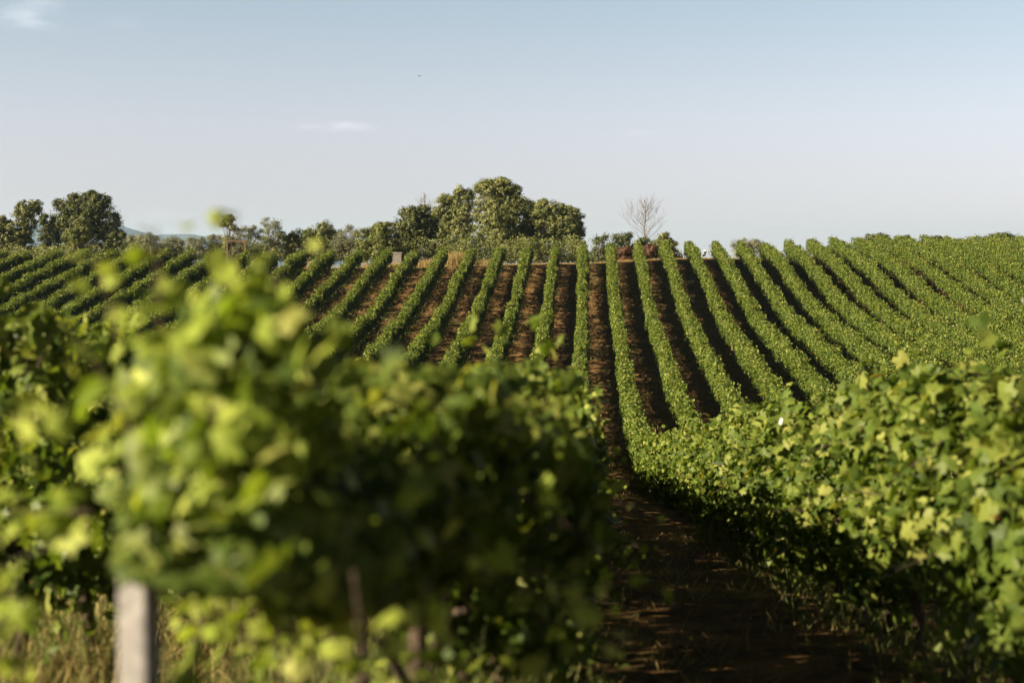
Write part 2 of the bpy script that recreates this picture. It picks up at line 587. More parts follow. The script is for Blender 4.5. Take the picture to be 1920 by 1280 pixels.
def row_canopy(mb, k, y0, y1, opt):
    """fills mb with the leaves of vine row k from y0 to y1"""
    top = noise1(1.0, -.36, -.04)
    top2 = noise1(.30, -.15, .16)
    wid = noise1(.9, .22, .42)
    wid2 = noise1(.32, -.09, .11)
    sway = noise1(2.3, -.09, .09)
    rb = OPEN_ROWS.get(k, -.20 + random.uniform(-.05, .05))
    bot = noise1(.5, .46 + rb, .86 + rb)
    seg = [(max(y0, a), min(y1, b), n, sh, s) for a, b, n, sh, s in opt if min(y1, b) > max(y0, a)]
    for a, b, n, sh, s in seg:
        cnt = int(n * (b - a))
        y = rng.uniform(a, b, cnt)
        H = VINE_H + top(y) + top2(y)
        B = bot(y)
        w = wid(y) + wid2(y)
        if k == 0:
            e = np.exp(-np.maximum(y - 2.4, 0) / 1.8)
            B = B + .45 * e + .12 * (y < 3.2) - .26 * sstep(4.5, 7, y) * sstep(34, 24, y)
            w = w * np.interp(y, [2.4, 3.2, 5, 7], [.62, .75, .95, 1])
            H = H - np.interp(y, [2.4, 3, 4, 5, 6.5, 8.5, 13, 20], [.48, .42, .35, .22, .10, -.05, -.05, 0])
        th = rng.uniform(0, 2 * math.pi, cnt)
        r = np.where(rng.random(cnt) < .78, rng.uniform(.74, 1.10, cnt), np.sqrt(rng.uniform(.1, .8, cnt)))
        c_, s_ = np.cos(th), np.sin(th)
        q = np.abs(c_) ** 4 + np.abs(s_) ** 4
        q = q ** (-1 / 4)
        dx, dz = c_ * q * r, s_ * q * r
        if k == 1:
            H = H - np.interp(y, [5.6, 6.5, 7.3, 8.5, 12, 22], [.30, .25, .08, -.10, -.12, -.04])
        if k == -1:
            H = H + .05
        flat = rng.random(cnt) < .4
        ex, ez = rng.uniform(-1, 1, cnt), rng.uniform(-1, 1, cnt)
        side = rng.random(cnt) < .3
        ex = np.where(side, ex, np.sign(ex) * rng.uniform(.8, 1.06, cnt))
        ez = np.where(side, np.sign(ez) * rng.uniform(.82, 1.08, cnt), ez)
        dx, dz = np.where(flat, ex, dx), np.where(flat, ez, dz)
        # narrower towards the top, a ragged skirt below
        ww = w * (1.0 - .06 * dz)
        px = centre_x(k, y) + sway(y) + dx * ww
        hc, hh = (H + B) / 2, (H - B) / 2
        pz_ = hc + dz * hh
        clear_ = (k == 0) & (y < 3.5)
        dang = (rng.random(cnt) < .06) & (dz < -.5) & ~clear_
        pz_ = pz_ - dang * rng.uniform(0, .4, cnt)
        low_ = (rng.random(cnt) < (.025 if k in OPEN_ROWS else .07)) & ~clear_
        pz_ = np.where(low_, rng.uniform(.08, .75, cnt), pz_)
        px = np.where(low_, centre_x(k, y) + rng.normal(.05, .22, cnt), px)
        tipup = (rng.random(cnt) < .08) & (dz > .4) & ((k != 0) | (y > 4.5))
        pz_ = pz_ + tipup * rng.uniform(0, .34, cnt) * (.4 + .6 * (np.sin(y * 5.3 + k) > .2))
        P = np.stack([px, y, ground(px, y) + pz_], -1)
        N = np.stack([c_ * .9, rng.normal(0, .35, cnt), s_ * .7 + .35], -1) + rng.normal(0, .55, (cnt, 3))
        N[:, 1] -= 1.3 * np.exp(-np.maximum(y - y0, 0) / .35)
        tone = np.clip(rng.beta(2.0, 2.6, cnt) + .12 * (dz > .6), 0, .88)  # leaves at the canopy top painted lighter, as lit from above
        odd = rng.random(cnt)
        tone = np.where(odd < .004, rng.uniform(.95, 1, cnt), tone)
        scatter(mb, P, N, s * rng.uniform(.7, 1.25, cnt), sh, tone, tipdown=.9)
    # added opaque hull inside the leaves, dark tones painted in for inner shade
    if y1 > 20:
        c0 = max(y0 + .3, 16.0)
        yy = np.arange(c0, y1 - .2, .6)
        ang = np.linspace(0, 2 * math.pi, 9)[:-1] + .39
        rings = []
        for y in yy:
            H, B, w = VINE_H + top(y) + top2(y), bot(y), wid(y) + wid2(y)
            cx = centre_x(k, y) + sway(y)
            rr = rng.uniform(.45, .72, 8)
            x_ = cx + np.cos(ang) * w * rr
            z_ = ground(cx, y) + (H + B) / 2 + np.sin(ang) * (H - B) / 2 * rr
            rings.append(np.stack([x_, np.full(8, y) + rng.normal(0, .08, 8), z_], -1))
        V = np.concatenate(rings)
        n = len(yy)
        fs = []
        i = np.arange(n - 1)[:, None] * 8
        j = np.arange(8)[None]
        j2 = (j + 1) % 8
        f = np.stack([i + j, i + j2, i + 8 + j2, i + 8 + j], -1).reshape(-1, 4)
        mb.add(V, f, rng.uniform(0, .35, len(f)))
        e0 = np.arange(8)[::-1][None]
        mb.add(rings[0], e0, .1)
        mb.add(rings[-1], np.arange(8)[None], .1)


def stem_pts(x, y, seed=0):
    z = float(ground(x, y))
    j = [random.uniform(-.05, .05) for _ in range(6)]
    return [(x, y, z - .08), (x + j[0] * .6, y + j[1] * .6, z + .25), (x + j[2], y + j[3], z + .55), (x + j[4], y + j[5], z + .95)]


def row_stems(mb, k, y0, y1, step=1.1):
    for y in np.arange(y0 + .4, y1 - .2, step):
        tube(mb, stem_pts(float(centre_x(k, y)), y), [.035, .028, .025, .022], 4, mat=1)


GROUP = 'vine rows of the vineyard'


def left_label(k):
    return {
        -1: 'hillside vine row ending under the dark rounded right-hand tree of the grove',
        -2: 'hillside vine row ending below the gap between tallest tree and dark rounded tree',
        -3: 'hillside vine row ending right below the tallest tree of the grove',
        -4: 'hillside vine row ending just right of the tall straw-coloured grass clump',
        -5: 'hillside vine row ending just left of the tall straw-coloured grass clump',
        -6: 'hillside vine row ending at the right end of the pale concrete bench',
        -7: 'hillside vine row ending at the left end of the pale concrete bench',
        -8: 'hillside vine row, next one left of the row at the bench\'s left end',
        -9: 'hillside vine row, second left of the row at the bench\'s left end',
        -10: 'hillside vine row, third right of the brown wooden frame',
        -11: 'hillside vine row, second right of the brown wooden frame',
        -12: 'hillside vine row ending at the right post of the brown wooden frame',
        -13: 'hillside vine row ending just left of the brown wooden frame and slender sapling',
        -14: 'hillside vine row, second left of the brown wooden frame',
        -15: 'hillside vine row, third left of the brown wooden frame',
        -16: 'hillside vine row ending just right of the big dark tree, under the mountain',
        -17: 'hillside vine row ending under the right edge of the big dark tree',
        -18: 'hillside vine row ending under the middle of the big dark tree',
        -19: 'hillside vine row ending under the left edge of the big dark tree',
        -20: 'second vine row from the left end of the hill\'s crest',
        -21: 'short vine row at the very left end of the hill\'s crest',
    }[k]


ORD = 'first second third fourth fifth sixth seventh eighth ninth tenth eleventh twelfth thirteenth fourteenth fifteenth sixteenth'.split()


def right_label(k):
    if k == 2:
        return 'hillside vine row ending left of the bare tree, beside red bushes'
    if k == 3:
        return 'hillside vine row ending right of the bare tree on the crest'
    if k == 4:
        return 'sunlit hillside vine row with the white bag at its top right side'
    if k == 5:
        return 'sunlit hillside vine row starting just right of the white bag'
    return 'sunlit hillside vine row, ' + ORD[k - 5] + ' to the right of the white bag'


FAR_OPT = [(0, 48, 320, FOLD, .13), (48, 72, 520, FOLD, .118), (72, 170, 560, CARD, .122)]
NEAR_OPT = [(0, 14, 800, LOBED, .115), (14, 30, 680, LOBED, .112), (30, 50, 560, FOLD, .115), (50, 72, 520, FOLD, .118), (72, 170, 560, CARD, .122)]
NEAR_A = [(0, 7, 1250, LOBED, .082), (7, 14, 950, LOBED, .096)] + NEAR_OPT[1:]
KMIN, KMAX = -21, 20
crest_end = {}
for k in range(KMIN, KMAX + 1):
    x = X0 + SP_ * k
    y1 = float(crest(x)) - .3 + random.uniform(-.5, .5)
    crest_end[k] = y1
    if k in (-1, 0, 1):
        continue
    y0 = max(9.0, 2.2 * abs(x) * .86) if k < 0 else max(10.0, 2.5 * x)
    mb = MB()
    row_canopy(mb, k, y0, y1, FAR_OPT)
    row_stems(mb, k, y0, y1)
    o = mb.build('vine_row', [M_VINE, M_BARK], origin=(x, y0, float(ground(x, y0))))
    tag(o, left_label(k) if k < 0 else right_label(k), 'vine row', GROUP)

trunk_proto = []
for i in range(4):
    mb = MB()
    j = [random.uniform(-.06, .06) for _ in range(8)]
    pts = [(0, 0, -.08), (j[0] * .5, j[1] * .5, .18), (j[2], j[3], .42), (j[4], j[5], .66), (j[6], j[7], .95)]
    tube(mb, pts, [.045, .034, .036, .03, .024], 7)
    tube(mb, [pts[3], (j[4] + .05, j[5] + .22, .86), (j[4], j[5] + .5, .95)], [.02, .016, .01], 5)
    tube(mb, [pts[3], (j[4] - .05, j[5] - .20, .88), (j[4], j[5] - .5, .97)], [.02, .016, .01], 5)
    o = mb.build('trunk', M_BARK, smooth=True)
    trunk_proto.append(o)
used_proto = set()


def shoots(mb, starts, leafmat, stemmat, lsize=(.05, .10)):
    """arching shoots with leaves along them; starts = (point, direction, length, leaves)"""
    for p, d, ln, nl in starts:
        p = Vector(p)
        d = Vector(d).normalized()
        pts = []
        sag = Vector((random.uniform(-.3, .3), random.uniform(-.3, .3), random.uniform(-.6, .1)))
        for i in range(6):
            t = i / 5
            pts.append(p + d * ln * t + sag * ln * .35 * t * t)
        tube(mb, pts, [.0045 * (1 - .7 * i / 5) for i in range(6)], 4, mat=stemmat)
        n = nl
        tt = np.linspace(.1, 1, n)
        P = np.array([(pts[min(int(t * 5), 4)].lerp(pts[min(int(t * 5), 4) + 1], t * 5 - min(int(t * 5), 4)))[:] for t in tt])
        off = norm(rng.normal(size=(n, 3)) + np.array([0, 0, .2])) * .05
        sz = np.interp(tt, [0, .4, 1], [lsize[1], lsize[1], lsize[0]]) * rng.uniform(.8, 1.15, n)
        N = rng.normal(0, .6, (n, 3)) + np.array([-.2, -.3, .75])
        scatter(mb, P + off, N, sz, LOBED, np.clip(rng.beta(2, 2, n) + .25 * tt - .1, 0, 1), .6, mat=leafmat)


def near_row(k, y0, label, trunks_to):
    root = empty('vine_row', (X0 + SP_ * k, y0, float(ground(X0 + SP_ * k, y0))))
    tag(root, label, 'vine row', GROUP)
    bpy.context.view_layer.update()
    org = root.location[:]
    mb = MB()
    row_canopy(mb, k, y0, crest_end[k], NEAR_A if k == 0 else NEAR_OPT if k == 1 else [(a, b, n * (1.3 if b <= 30 else 1), sh, z_ * (.82 if b <= 30 else 1)) for a, b, n, sh, z_ in NEAR_OPT])
    row_stems(mb, k, trunks_to, crest_end[k])
    st = []
    for y in np.arange(y0, 34, .16):
        x = float(centre_x(k, y)) + random.uniform(-.28, .28)
        low = {0: np.interp(y, [2.4, 3, 4, 5, 6.5, 8.5, 13, 20], [.48, .42, .35, .22, .10, -.05, -.05, 0]), 1: np.interp(y, [5.6, 6.5, 7.3, 8.5, 12, 22], [.30, .25, .08, -.10, -.12, -.04]), -1: .0}[k] + .16
        z = float(ground(x, y)) + VINE_H - low - random.uniform(.14, .35) - (.10 if k == 0 and y < 4 else 0)
        st.append(((x, y, z), (random.uniform(-.5, .5), random.uniform(-.5, .5), 1), random.uniform(.15, .36), 6))
    for y in np.arange(y0, 20, .3):
        sd = random.choice((-1, 1))
        x = float(centre_x(k, y)) + sd * .36
        z = float(ground(x, y)) + random.uniform(.8, 1.5)
        st.append(((x, y, z), (sd * .8, random.uniform(-.4, .4), random.uniform(-.6, .3)), random.uniform(.2, .42), 6))
    shoots(mb, st, 2 if k == 0 else 0, 1, (.035, .07) if k == 0 else (.05, .10))
    if k == 0:
        extra(mb)
    mb.build('canopy', [M_VINE, M_BARK, M_YOUNG], parent=root, origin=org)
    for i, y in enumerate(np.arange(y0 + .5, trunks_to, 1.05)):
        pr = trunk_proto[i % 4]
        if i % 4 in used_proto:
            t = pr.copy()
            COL.objects.link(t)
        else:
            t = pr
            used_proto.add(i % 4)
        x = float(centre_x(k, y))
        t.parent = root
        t.location = (x - org[0], y - org[1], float(ground(x, y)) - org[2])
        t.rotation_euler = (0, 0, random.choice((0, math.pi)) + random.uniform(-.2, .2))
    return root


def extra(mb):
    """the loose end of the foreground row: tall pale shoots and hanging leaves round the end post"""
    st = []
    for i in range(18):
        y = random.uniform(2.4, 3.1)
        x = random.triangular(-.82, -.52, -.62) * y / 2.6
        z = random.uniform(-.48, -.33) - .5 * max(0, -.68 - x * 2.6 / y)
        st.append(((x, y, z), (random.uniform(-.35, .35), random.uniform(-.3, .3), 1), random.uniform(.10, .20), 5))
    # long whip leaning left
    b = at(225, 640, 2.5)
    e = at(172, 455, 2.5)
    whip = [(b, (e - b), (e - b).length, 12)]
    shoots(mb, whip, 2, 1, (.022, .045))
    # sprays towards the camera's left and the hanging ones below
    for (u, v, y, d, ln, n) in ((150, 790, 2.5, (-.5, -.1, .1), .22, 6), (170, 960, 2.5, (-.9, 0, .05), .2, 6), (130, 1000, 2.4, (-.6, 0, -.3), .14, 4),
                                (330, 1000, 2.7, (.3, 0, -1), .2, 5), (400, 900, 2.8, (.4, .1, -.9), .3, 6), (470, 1010, 3.0, (.2, 0, -1), .25, 6), (560, 960, 3.2, (.3, 0, -1), .3, 7),
                                (430, 1120, 3.0, (.3, 0, -.6), .15, 4), (620, 1090, 3.4, (.1, 0, -1), .2, 5), (300, 650, 2.5, (0, -.1, .8), .22, 7),
                                (430, 600, 2.55, (.1, 0, 1), .2, 7), (500, 600, 2.6, (.2, 0, .9), .16, 6), (250, 820, 2.45, (-.2, 0, .5), .25, 7)):
        st.append((at(u, v, y), d, ln, n))
    for i in range(46):
        y = random.uniform(2.7, 4.6)
        x = random.uniform(-.30, -.10) * y
        z = random.uniform(-.30, -.12) * y
        st.append(((x, y, z), (random.uniform(-.5, .5), random.uniform(-.8, .1), random.uniform(-1, .3)), random.uniform(.12, .3), 5))
    for i in range(26):
        y = random.uniform(2.4, 3.6)
        x = random.choice((random.uniform(-.47, -.41), random.uniform(-.26, -.10))) * y
        z = random.uniform(-.30, -.22) * y
        st.append(((x, y, z), (random.uniform(-.4, .4), random.uniform(-.5, .3), -1), random.uniform(.1, .25), 4))
    shoots(mb, st, 2, 1, (.035, .07))
    # denser leaf mass over the post
    n = 300
    y = rng.uniform(2.35, 3.1, n)
    x = rng.normal(-.262, .045, n) * y
    z = rng.uniform(-.46, -.14, n) * (.5 + .5 * y / 2.6) - .9 * np.maximum(0, -.27 - x / y)
    N = np.stack([rng.normal(-.5, .5, n), rng.normal(-.4, .5, n), rng.normal(.5, .4, n)], -1)
    P = np.stack([x, y, z], -1)
    keep_ = x / y > -.335 + .57 * (z / y + .049)
    n2 = 110
    y2 = rng.uniform(2.4, 2.9, n2)
    x2, z2 = rng.uniform(-.30, -.205, n2) * y2, (-.030 - .065 * rng.random(n2)) * y2
    P = np.concatenate([P[keep_], np.stack([x2, y2, z2], -1)])
    N = np.concatenate([N[keep_], N[:n2]])
    n = len(P)
    pick = rng.random(n) < .6
    t = np.clip(rng.beta(2, 2.3, n), 0, .93)
    scatter(mb, P[pick], N[pick], rng.uniform(.045, .08, pick.sum()), LOBED, t[pick], .8, mat=2)
    scatter(mb, P[~pick], N[~pick], rng.uniform(.05, .085, (~pick).sum()), LOBED, t[~pick], .8, mat=0)


near_row(0, 2.4, 'long vine row with blurred foreground end on the post, left of the path', 16)
near_row(1, 5.6, 'long vine row right of the path, its near end leafy and sunlit', 20)
near_row(-1, 6.3, 'dark vine row at the left edge behind the blurred foreground leaves', 16)

# ------------------------------------------------------------------ end post and other posts
def box(mb, lo, hi, bev=0.0, tone=.5, mat=0):
    bm = bmesh.new()
    bmesh.ops.create_cube(bm, size=1)
    for v in bm.verts:
        v.co = Vector([(lo[i] + hi[i]) / 2 + v.co[i] * (hi[i] - lo[i]) for i in range(3)])
    if bev:
        bmesh.ops.bevel(bm, geom=bm.edges[:], offset=bev, segments=2, affect='EDGES', profile=.6)
    bm.verts.index_update()
    vs = [v.co[:] for v in bm.verts]
    for f in bm.faces:
        pass
    byn = {}
    for f in bm.faces:
        byn.setdefault(len(f.verts), []).append([v.index for v in f.verts])
    first = True
    base = mb.nv
    mb.v.append(np.array(vs, dtype=np.float32))
    for n, fl in byn.items():
        fl = np.array(fl, dtype=np.int32)
        mb.l.append((fl + base).ravel())
        mb.n.append(np.full(len(fl), n, dtype=np.int32))
        mb.t.append(np.full(len(fl), tone, dtype=np.float32))
        mb.m.append(np.full(len(fl), mat, dtype=np.int32))
    mb.nv += len(vs)
    bm.free()


px_, py_ = -.81, 2.5
pz0 = float(ground(px_, py_))
mb = MB()
box(mb, (-.028, -.028, -.3), (.028, .028, 1.22), .006)
o = mb.build('vineyard_post', M_CONC)
o.location = (px_, py_, pz0)
o.rotation_euler = (R(.3), R(.4), R(-12))
tag(o, 'blurred pale concrete end post under the foreground vine leaves', 'post')
p0 = at(1916, 640, 108)
mb = MB()
box(mb, (-.06, -.06, -.3), (.06, .06, 2.15), .01)
o = mb.build('vineyard_post', M_CONC)
o.location = (p0.x, p0.y, float(ground(p0.x, p0.y)))
tag(o, 'pale post standing among the vines at the right edge of the hill', 'post')
p0 = at(283, 475, 128.5)
mb = MB()
box(mb, (-.06, -.06, -.3), (.06, .06, 2.0), .01)
o = mb.build('vineyard_post', M_DEADWOOD)
o.location = (p0.x, p0.y, float(ground(p0.x, p0.y)))
tag(o, 'thin pale wooden stake between row ends, below the silvery bushes', 'post')

# ------------------------------------------------------------------ things on the crest
def gz(x, y):
    return float(ground(x, y))


# pale bench
b0 = at(742, 482, 132)
root = empty('concrete_bench', (b0.x, b0.y, gz(b0.x, b0.y)))
tag(root, 'low pale concrete bench on the crest between two row ends', 'bench')
z = at(742, 473, 132).z - root.location.z
mb = MB()
box(mb, (-.62, -.24, z - .16), (.62, .24, z), .02)
mb.build('seat', M_CONC2, parent=root, origin=(0, 0, 0))
mb = MB()
box(mb, (-.56, -.2, -.05), (.56, .2, z - .162), .015)
mb.build('base', M_CONC2, parent=root, origin=(0, 0, 0))

# brown wooden frame
f0 = at(443, 470, 131)
root = empty('wooden_frame', (f0.x, f0.y, gz(f0.x, f0.y)))
tag(root, 'brown wooden frame of two posts and a rail among the bushes', 'wooden frame')
zt = at(443, 450, 131).z - root.location.z
hw = 17 * 131 / FPX
for sx in (-1, 1):
    mb = MB()
    box(mb, (sx * hw - .07, -.07, -.2), (sx * hw + .07, .07, zt), .01)
    mb.build('post', M_WOOD, parent=root, origin=(0, 0, 0))
mb = MB()
box(mb, (-hw - .2, -.115, zt - .16), (hw + .2, -.073, zt - .04), .008)
mb.build('rail', M_WOOD, parent=root, origin=(0, 0, 0))
mb = MB()
tube(mb, [(-hw + .05, .1, zt - .35), (-hw + .75, .1, -.1)], [.05, .05], 6)
mb.build('brace', M_WOOD, parent=root, origin=(0, 0, 0))

# white plastic bag at the top of a row
b0 = at(1321, 474, 130)
bm = bmesh.new()
bmesh.ops.create_icosphere(bm, subdivisions=3, radius=1)
for v in bm.verts:
    n = v.co.copy()
    k = 1 + .22 * math.sin(5 * n.x + 3 * n.z) * math.cos(4 * n.y + 2) + .1 * math.sin(11 * n.z + 4 * n.x)
    v.co = Vector((n.x * .17 * k, n.y * .16 * k, n.z * .34 * k * (1 if n.z < .2 else 1.15 - .5 * n.z)))
me = bpy.data.meshes.new('plastic_bag')
bm.to_mesh(me)
bm.free()
me.materials.append(M_BAG)
o = bpy.data.objects.new('plastic_bag', me)
COL.objects.link(o)
o.location = (b0.x, b0.y, b0.z)
o.rotation_euler = (.1, .35, .4)
tag(o, 'crumpled white bag hanging on the vines at the top of a row', 'bag')

# small white tag caught on the right-hand row
b0 = at(1470, 790, 12.6)
mb = MB()
nn = 8
gx, gy = np.meshgrid(np.linspace(-.018, .018, 5), np.linspace(-.035, .035, nn))
gzv = .012 * np.sin(gy * 40) + .008 * np.cos(gx * 60)
i = np.arange(5 * nn).reshape(nn, 5)
f = np.stack([i[:-1, :-1], i[:-1, 1:], i[1:, 1:], i[1:, :-1]], -1).reshape(-1, 4)
V = np.stack([gx, gzv, gy], -1).reshape(-1, 3)
mb.add(V, f, .5)
mb.add(V + np.array([0, .0012, 0]), f[:, ::-1], .5)
o = mb.build('paper_tag', M_BAG)
o.location = (b0.x - .03, b0.y, b0.z)
o.rotation_euler = (.2, .2, -.5)
o.scale = (.7, .7, .8)
tag(o, 'small white tag caught in the leaves of the right-hand row', 'tag')

# a bird far up in the sky
b0 = at(787, 143, 90)
root_bird = bmesh.new()
bmesh.ops.create_uvsphere(root_bird, u_segments=12, v_segments=8, radius=1)
for v in root_bird.verts:
    v.co = Vector((v.co.x * .045, v.co.y * .12, v.co.z * .045))
    if v.co.y < -.05:
        v.co.x *= .6
        v.co.z *= .5
for sx in (-1, 1):
    ch = [(0, .05), (.12, .07), (.24, .02), (.30, -.05), (.2, -.04), (.1, -.05), (0, -.05)]
    vs = [root_bird.verts.new((sx * (.02 + x_), y_, .02 + .5 * x_ - .9 * x_ * x_)) for x_, y_ in ch]
    vb = [root_bird.verts.new((sx * (.02 + x_), y_, .012 + .5 * x_ - .9 * x_ * x_)) for x_, y_ in ch]
    root_bird.faces.new(vs if sx > 0 else vs[::-1])
    root_bird.faces.new(vb[::-1] if sx > 0 else vb)
    for q in range(len(vs)):
        root_bird.faces.new((vs[q], vs[(q + 1) % len(vs)], vb[(q + 1) % len(vs)], vb[q]))
me = bpy.data.meshes.new('bird')
root_bird.to_mesh(me)
root_bird.free()
me.materials.append(plain_mat('dark_feathers', (.02, .02, .022), (.05, .05, .05), 20, .8, 0))
o = bpy.data.objects.new('bird', me)
COL.objects.link(o)
o.location = b0
o.scale = (.6, .6, .6)
o.rotation_euler = (0, 0, .6)
tag(o, 'tiny dark bird flying high in the clear sky', 'bird')


# ------------------------------------------------------------------ trees and bushes along the crest
def plant(name, label, cat, Y, blobs, mat, leaf=.2, dens=1.0, shape=CARD, trunk=True, clump=.46, group=None, up=0.0, bark=None, depth=.9, skirt=True):
    """crown of leaf clumps over ellipses given as photo pixels (u, v, ru, rv) at distance Y, on a branched trunk"""
    sc = Y / FPX
    more = []
    for (u_, v_, a_1, b_1) in blobs:
        if a_1 < 12:
            continue
        for q_ in range(4):
            t_ = random.uniform(-.6, math.pi + .6)
            f_ = random.uniform(.18, .38)
            more.append((u_ + math.cos(t_) * a_1 * .95, v_ - math.sin(t_) * b_1 * .95, a_1 * f_, b_1 * f_))
    blobs = blobs + more
    if skirt:
        ul, ur = min(b[0] - b[2] for b in blobs), max(b[0] + b[2] for b in blobs)
        vb = max(b[1] + b[3] for b in blobs)
        vg = FPX * (1.15 + .015 * (Y - 132)) / Y + 470
        hw_ = (ur - ul) / 2
        nb = max(1, int(round(hw_ / 16)))
        for i_ in range(nb):
            u_ = ul + (ur - ul) * (i_ + .5) / nb
            blobs = blobs + [(u_, (min(vb, vg) + vg) / 2 - 9, hw_ / nb * .95, 17)]
    cs = [(at(u, v, Y), ru * sc, rv * sc) for u, v, ru, rv in blobs]
    bx = sum(c.x * a * b for c, a, b in cs) / sum(a * b for c, a, b in cs)
    base = Vector((bx, Y, gz(bx, Y)))
    root = empty(name, base)
    tag(root, label, cat, group)
    mb = MB()
    leaf = leaf * .74
    for c, rx, rz in cs:
        area = 4 * math.pi * ((rx * rx + 2 * rx * rz) / 3)
        nc = max(5, int(area / (clump * clump) * .62 * dens))
        d = norm(rng.normal(size=(nc, 3)))
        rr = rng.uniform(.3, 1.1, nc) ** .8
        yoff = random.uniform(-.3, .3) * rx
        C = np.array(c[:]) + d * np.array([rx, rx * depth, rz]) * rr[:, None] + np.array([0, yoff, 0])
        cr_ = clump * rng.uniform(.5, 1.15, nc)
        per = int(30 * (clump / .5) ** 2 * (.2 / leaf) ** 2)
        per = max(10, min(per, 90))
        dd = norm(rng.normal(size=(nc, per, 3)))
        pr = rng.uniform(.25, 1.0, (nc, per, 1)) ** .6
        P = (C[:, None] + dd * pr * cr_[:, None, None] * np.array([1, 1, .72])).reshape(-1, 3)
        N = (dd * 1.2 + d[:, None] * .6).reshape(-1, 3) + rng.normal(0, .34, (nc * per, 3)) + np.array([0, 0, .2])
        ct = np.repeat(rng.normal(0, .16, nc), per)
        tone = np.clip(.45 + ct + rng.normal(0, .2, nc * per), 0, 1)
        tip = None
        if up:
            tip = (dd * .5 + d[:, None]).reshape(-1, 3) + np.array([0, 0, up]) + rng.normal(0, .35, (nc * per, 3))
        scatter(mb, P, N, leaf * rng.uniform(.65, 1.3, len(P)), shape, tone, .4, tip)
        # stray twigs past the outline
        ns = int(nc * 1.3)
        if ns:
            d2 = norm(rng.normal(size=(ns, 3)) + np.array([0, 0, .5]))
            t_ = rng.uniform(.92, 1.08, (ns, 1, 1)) + np.linspace(0, .2, 5)[None, :, None]
            P2 = (np.array(c[:]) + d2[:, None] * np.array([rx, rx * depth, rz]) * t_ + rng.normal(0, .05, (ns, 5, 3))).reshape(-1, 3)
            scatter(mb, P2, rng.normal(size=(len(P2), 3)), leaf * rng.uniform(.45, .95, len(P2)), shape, np.clip(rng.normal(.55, .2, len(P2)), 0, 1), .2, None)
    lo = min(v[2] for v in mb.v[0])
    V = np.concatenate(mb.v)
    gl = ground(V[:, 0], V[:, 1]) + .02
    V[:, 2] = np.maximum(V[:, 2], gl)
    mb.v = [V]
    mb.build('crown', mat, parent=root, origin=base[:])
    tb = MB()
    big = max(rz for c, rx, rz in cs)
    r0 = max(.035, .06 * big)
    ctr = Vector((bx, Y, sum(c.z * a * b for c, a, b in cs) / sum(a * b for c, a, b in cs)))
    fork = base.lerp(ctr, .55) + Vector((random.uniform(-.15, .15), 0, 0)) * big
    o0 = Vector((0, 0, .1))
    tube(tb, [base - o0, base.lerp(fork, .5) + Vector((random.uniform(-.06, .06) * big, 0, 0)), fork], [r0, r0 * .8, r0 * .65], 7)
    for c, rx, rz in cs:
        for q in range(4):
            e = c + Vector((random.uniform(-.7, .7) * rx, random.uniform(-.6, .6) * rx, random.uniform(-.2, .85) * rz))
            m_ = fork.lerp(e, .5) + Vector((random.uniform(-.1, .1), random.uniform(-.1, .1), .12)) * rz
            tube(tb, [fork, m_, e], [r0 * .5, r0 * .3, r0 * .08], 5)
    tb.build('trunk', bark or M_TRUNK, parent=root, origin=base[:], smooth=True)
    return root


TG, BG = 'trees along the hill crest', 'bushes along the hill crest'
plant('bush', 'olive green bush at the far left end of the crest', 'bush', 146, [(-12, 432, 26, 26), (14, 440, 16, 22)], T_MID, .2, group=BG)
plant('tree', 'grey-green tree left of the big dark tree, its top leaning right', 'tree', 147, [(40, 428, 26, 30), (52, 398, 20, 20), (66, 382, 11, 8), (34, 450, 24, 18)], T_MID, .2, group=TG)
plant('bush', 'dark bush wedged between the grey-green tree and the big dark tree', 'bush', 150, [(92, 432, 18, 30), (84, 412, 9, 14)], T_DARK, .2, group=TG)
plant('tree', 'big dark rounded tree near the left end of the crest', 'tree', 148, [(165, 415, 54, 42), (150, 392, 36, 24), (180, 386, 28, 22), (116, 388, 14, 12), (205, 432, 26, 32), (128, 432, 26, 28), (168, 370, 12, 9)], T_DARK, .21, group=TG)
plant('sapling', 'yellow-green sapling standing in front of the big dark tree', 'sapling', 139, [(147, 420, 10, 18), (140, 448, 18, 14), (155, 440, 12, 14)], T_SHRUB, .17, .7, group=TG)
plant('bush', 'dark low bush at the right foot of the big dark tree', 'bush', 140, [(222, 452, 14, 16), (205, 456, 16, 14)], T_DARK, .18, group=BG)
plant('bush', 'silvery bush just right of the big dark tree', 'bush', 140, [(248, 456, 12, 12), (258, 452, 10, 12)], T_OLIVE, .17, shape=NARROW, dens=1.5, group=BG)
plant('bush', 'silvery bush below the mountain shoulder, second from the dark tree', 'bush', 139, [(279, 453, 18, 13), (268, 447, 8, 8)], T_OLIVE, .17, shape=NARROW, dens=1.5, group=BG)
plant('bush', 'grey-green bush below the dip between the two mountains', 'bush', 141, [(318, 457, 22, 12), (325, 450, 10, 7)], T_OLIVE, .17, shape=NARROW, dens=1.3, group=BG)
plant('bush', 'silvery bush below the right end of the pale ridge', 'bush', 139, [(367, 457, 16, 12), (360, 450, 8, 6)], T_OLIVE, .17, shape=NARROW, dens=1.5, group=BG)
plant('bush', 'pale bush just left of the slender sapling', 'bush', 140, [(400, 456, 16, 13), (412, 448, 10, 9)], T_OLIVE, .17, shape=NARROW, dens=1.3, group=BG)
plant('sapling', 'slender sapling with a small crown above the wooden frame', 'sapling', 138, [(428, 418, 12, 10), (436, 428, 11, 9), (422, 410, 6, 5)], T_MID, .17, .75, group=TG)
plant('bush', 'silvery olive bush right behind the wooden frame', 'bush', 140, [(458, 448, 20, 18), (478, 440, 14, 14)], T_OLIVE, .17, shape=NARROW, dens=1.3, group=BG)
